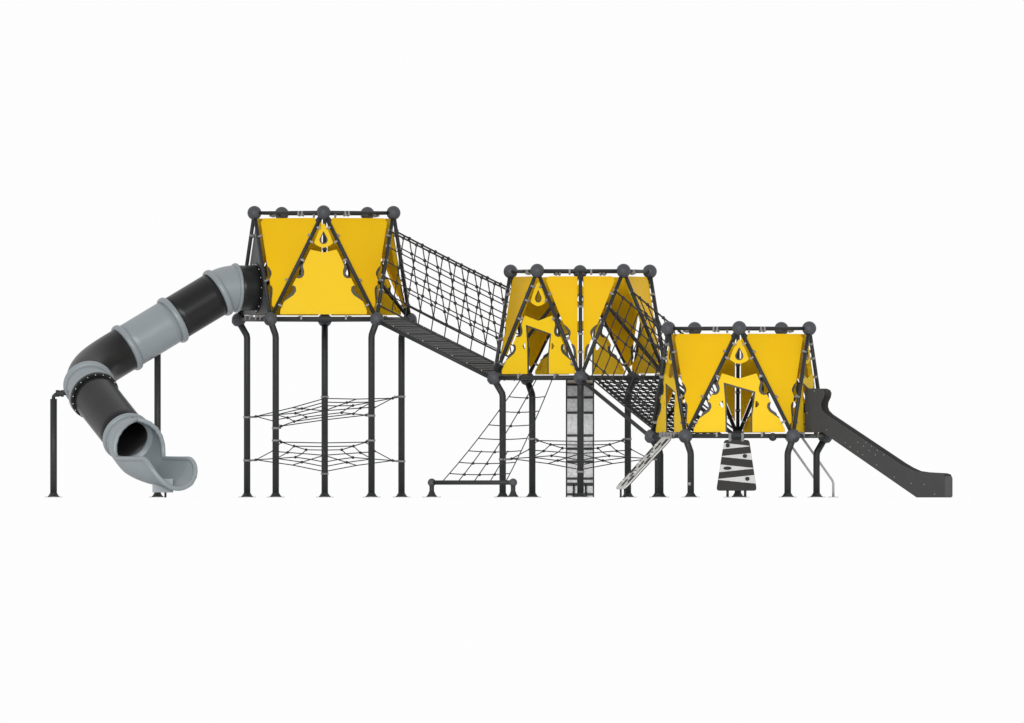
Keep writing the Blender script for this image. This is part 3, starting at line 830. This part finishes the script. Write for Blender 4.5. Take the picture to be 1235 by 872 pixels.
# neck: the narrower mouth where the tube ends inside the chute
dn_ = tan_at(p_ch[0], p_ch[1]); nk = p_ch[3]
part('mouth_ring', MB().lathe(nk, dn_, [(TB_R + 0.02, -0.03), (TB_R * 0.86, -0.03), (TB_R * 0.85, -0.02), (TB_R * 0.88, 0.0), (TB_R + 0.03, 0.06)], 48), 'grey_tube', chute)
# block and leg under the chute
pb = p_ch[30]
bl_ = part('foot_block', MB().box(V((pb.x, pb.y, 0.19)), (0.165, 0, 0), (0, 0.10, 0), (0, 0, 0.11)), 'grey_tube', TS_)
q = U(199.5, 600, pb.y)
part('foot_leg', MB().sweep([(q.x, q.y, 0), (q.x, q.y, 0.1)], 0.018, 10), 'steel', TS_)
# support posts
def sup(px, y, ztop, r):
    q = U(px, 600, y); p = part('support_post', MB().sweep([(q.x, q.y, 0.03), (q.x, q.y, ztop)], r, 18), 'steel', TS_)
    base_foot(p, q.x, q.y, r); return q
ms = p_s2[2]
q1 = sup(190, ms.y + 0.02, ms.z - TB_R * 0.9, 0.053)
mb_ = p_b2[0]
q2 = sup(64.6, mb_.y, (600 - 481) * PX, 0.055)
el = U(74, 474.5, mb_.y)
part('support_bracket', MB().sweep([(q2.x, q2.y, (600 - 482) * PX), (q2.x, q2.y, (600 - 478) * PX), (q2.x + 0.03, q2.y, (600 - 475.6) * PX), tuple(el), tuple(el + V((0.2, 0.0, 0)))], 0.03, 12)
     .lathe(el - V((0.07, 0, 0)), (1, 0, 0), [(0.001, -0.02), (0.055, -0.02), (0.055, 0.03), (0.045, 0.05), (0.055, 0.07), (0.055, 0.11)], 18), 'steel', TS_)

# ------------------------------------------------------------------ light
w = bpy.data.worlds.new('World'); S.world = w; w.use_nodes = True
nt = w.node_tree; bg = nt.nodes['Background']
tc = nt.nodes.new('ShaderNodeTexCoord'); sx = nt.nodes.new('ShaderNodeSeparateXYZ')
mr_ = nt.nodes.new('ShaderNodeMapRange'); mr_.interpolation_type = 'SMOOTHSTEP'
mr_.inputs['From Min'].default_value = -0.6; mr_.inputs['From Max'].default_value = 0.35
mr_.inputs['To Min'].default_value = 0.32; mr_.inputs['To Max'].default_value = 0.985
nt.links.new(tc.outputs['Generated'], sx.inputs[0]); nt.links.new(sx.outputs['Y'], mr_.inputs['Value'])
nt.links.new(mr_.outputs['Result'], bg.inputs['Color'])
bg.inputs['Strength'].default_value = 1.0
def area(name, loc, target, sx_, sy_, power):
    l = bpy.data.lights.new(name, 'AREA'); l.shape = 'RECTANGLE'; l.size = sx_; l.size_y = sy_; l.energy = power
    o = bpy.data.objects.new(name, l); COL.objects.link(o); o.location = loc
    o.rotation_euler = (V(target) - V(loc)).to_track_quat('-Z', 'Y').to_euler()
    return o
area('softbox_key', (-10.0, -200, 36), (0, -2, 2), 180, 58, 330000)

cd = bpy.data.cameras.new('camera'); cam = bpy.data.objects.new('camera', cd); COL.objects.link(cam)
cam.location = (0, CAM_Y, CAM_Z); cam.rotation_euler = (R(90), 0, 0)
W = 1235 * PX
cd.sensor_width = 36; cd.lens = 36 * (YREF - CAM_Y) / W
cd.shift_y = (((600 - 436) * PX) - CAM_Z) / W
cd.clip_start = 1; cd.clip_end = 3000
S.camera = cam
S.view_settings.view_transform = 'Standard'; S.view_settings.look = 'None'; S.view_settings.exposure = 0
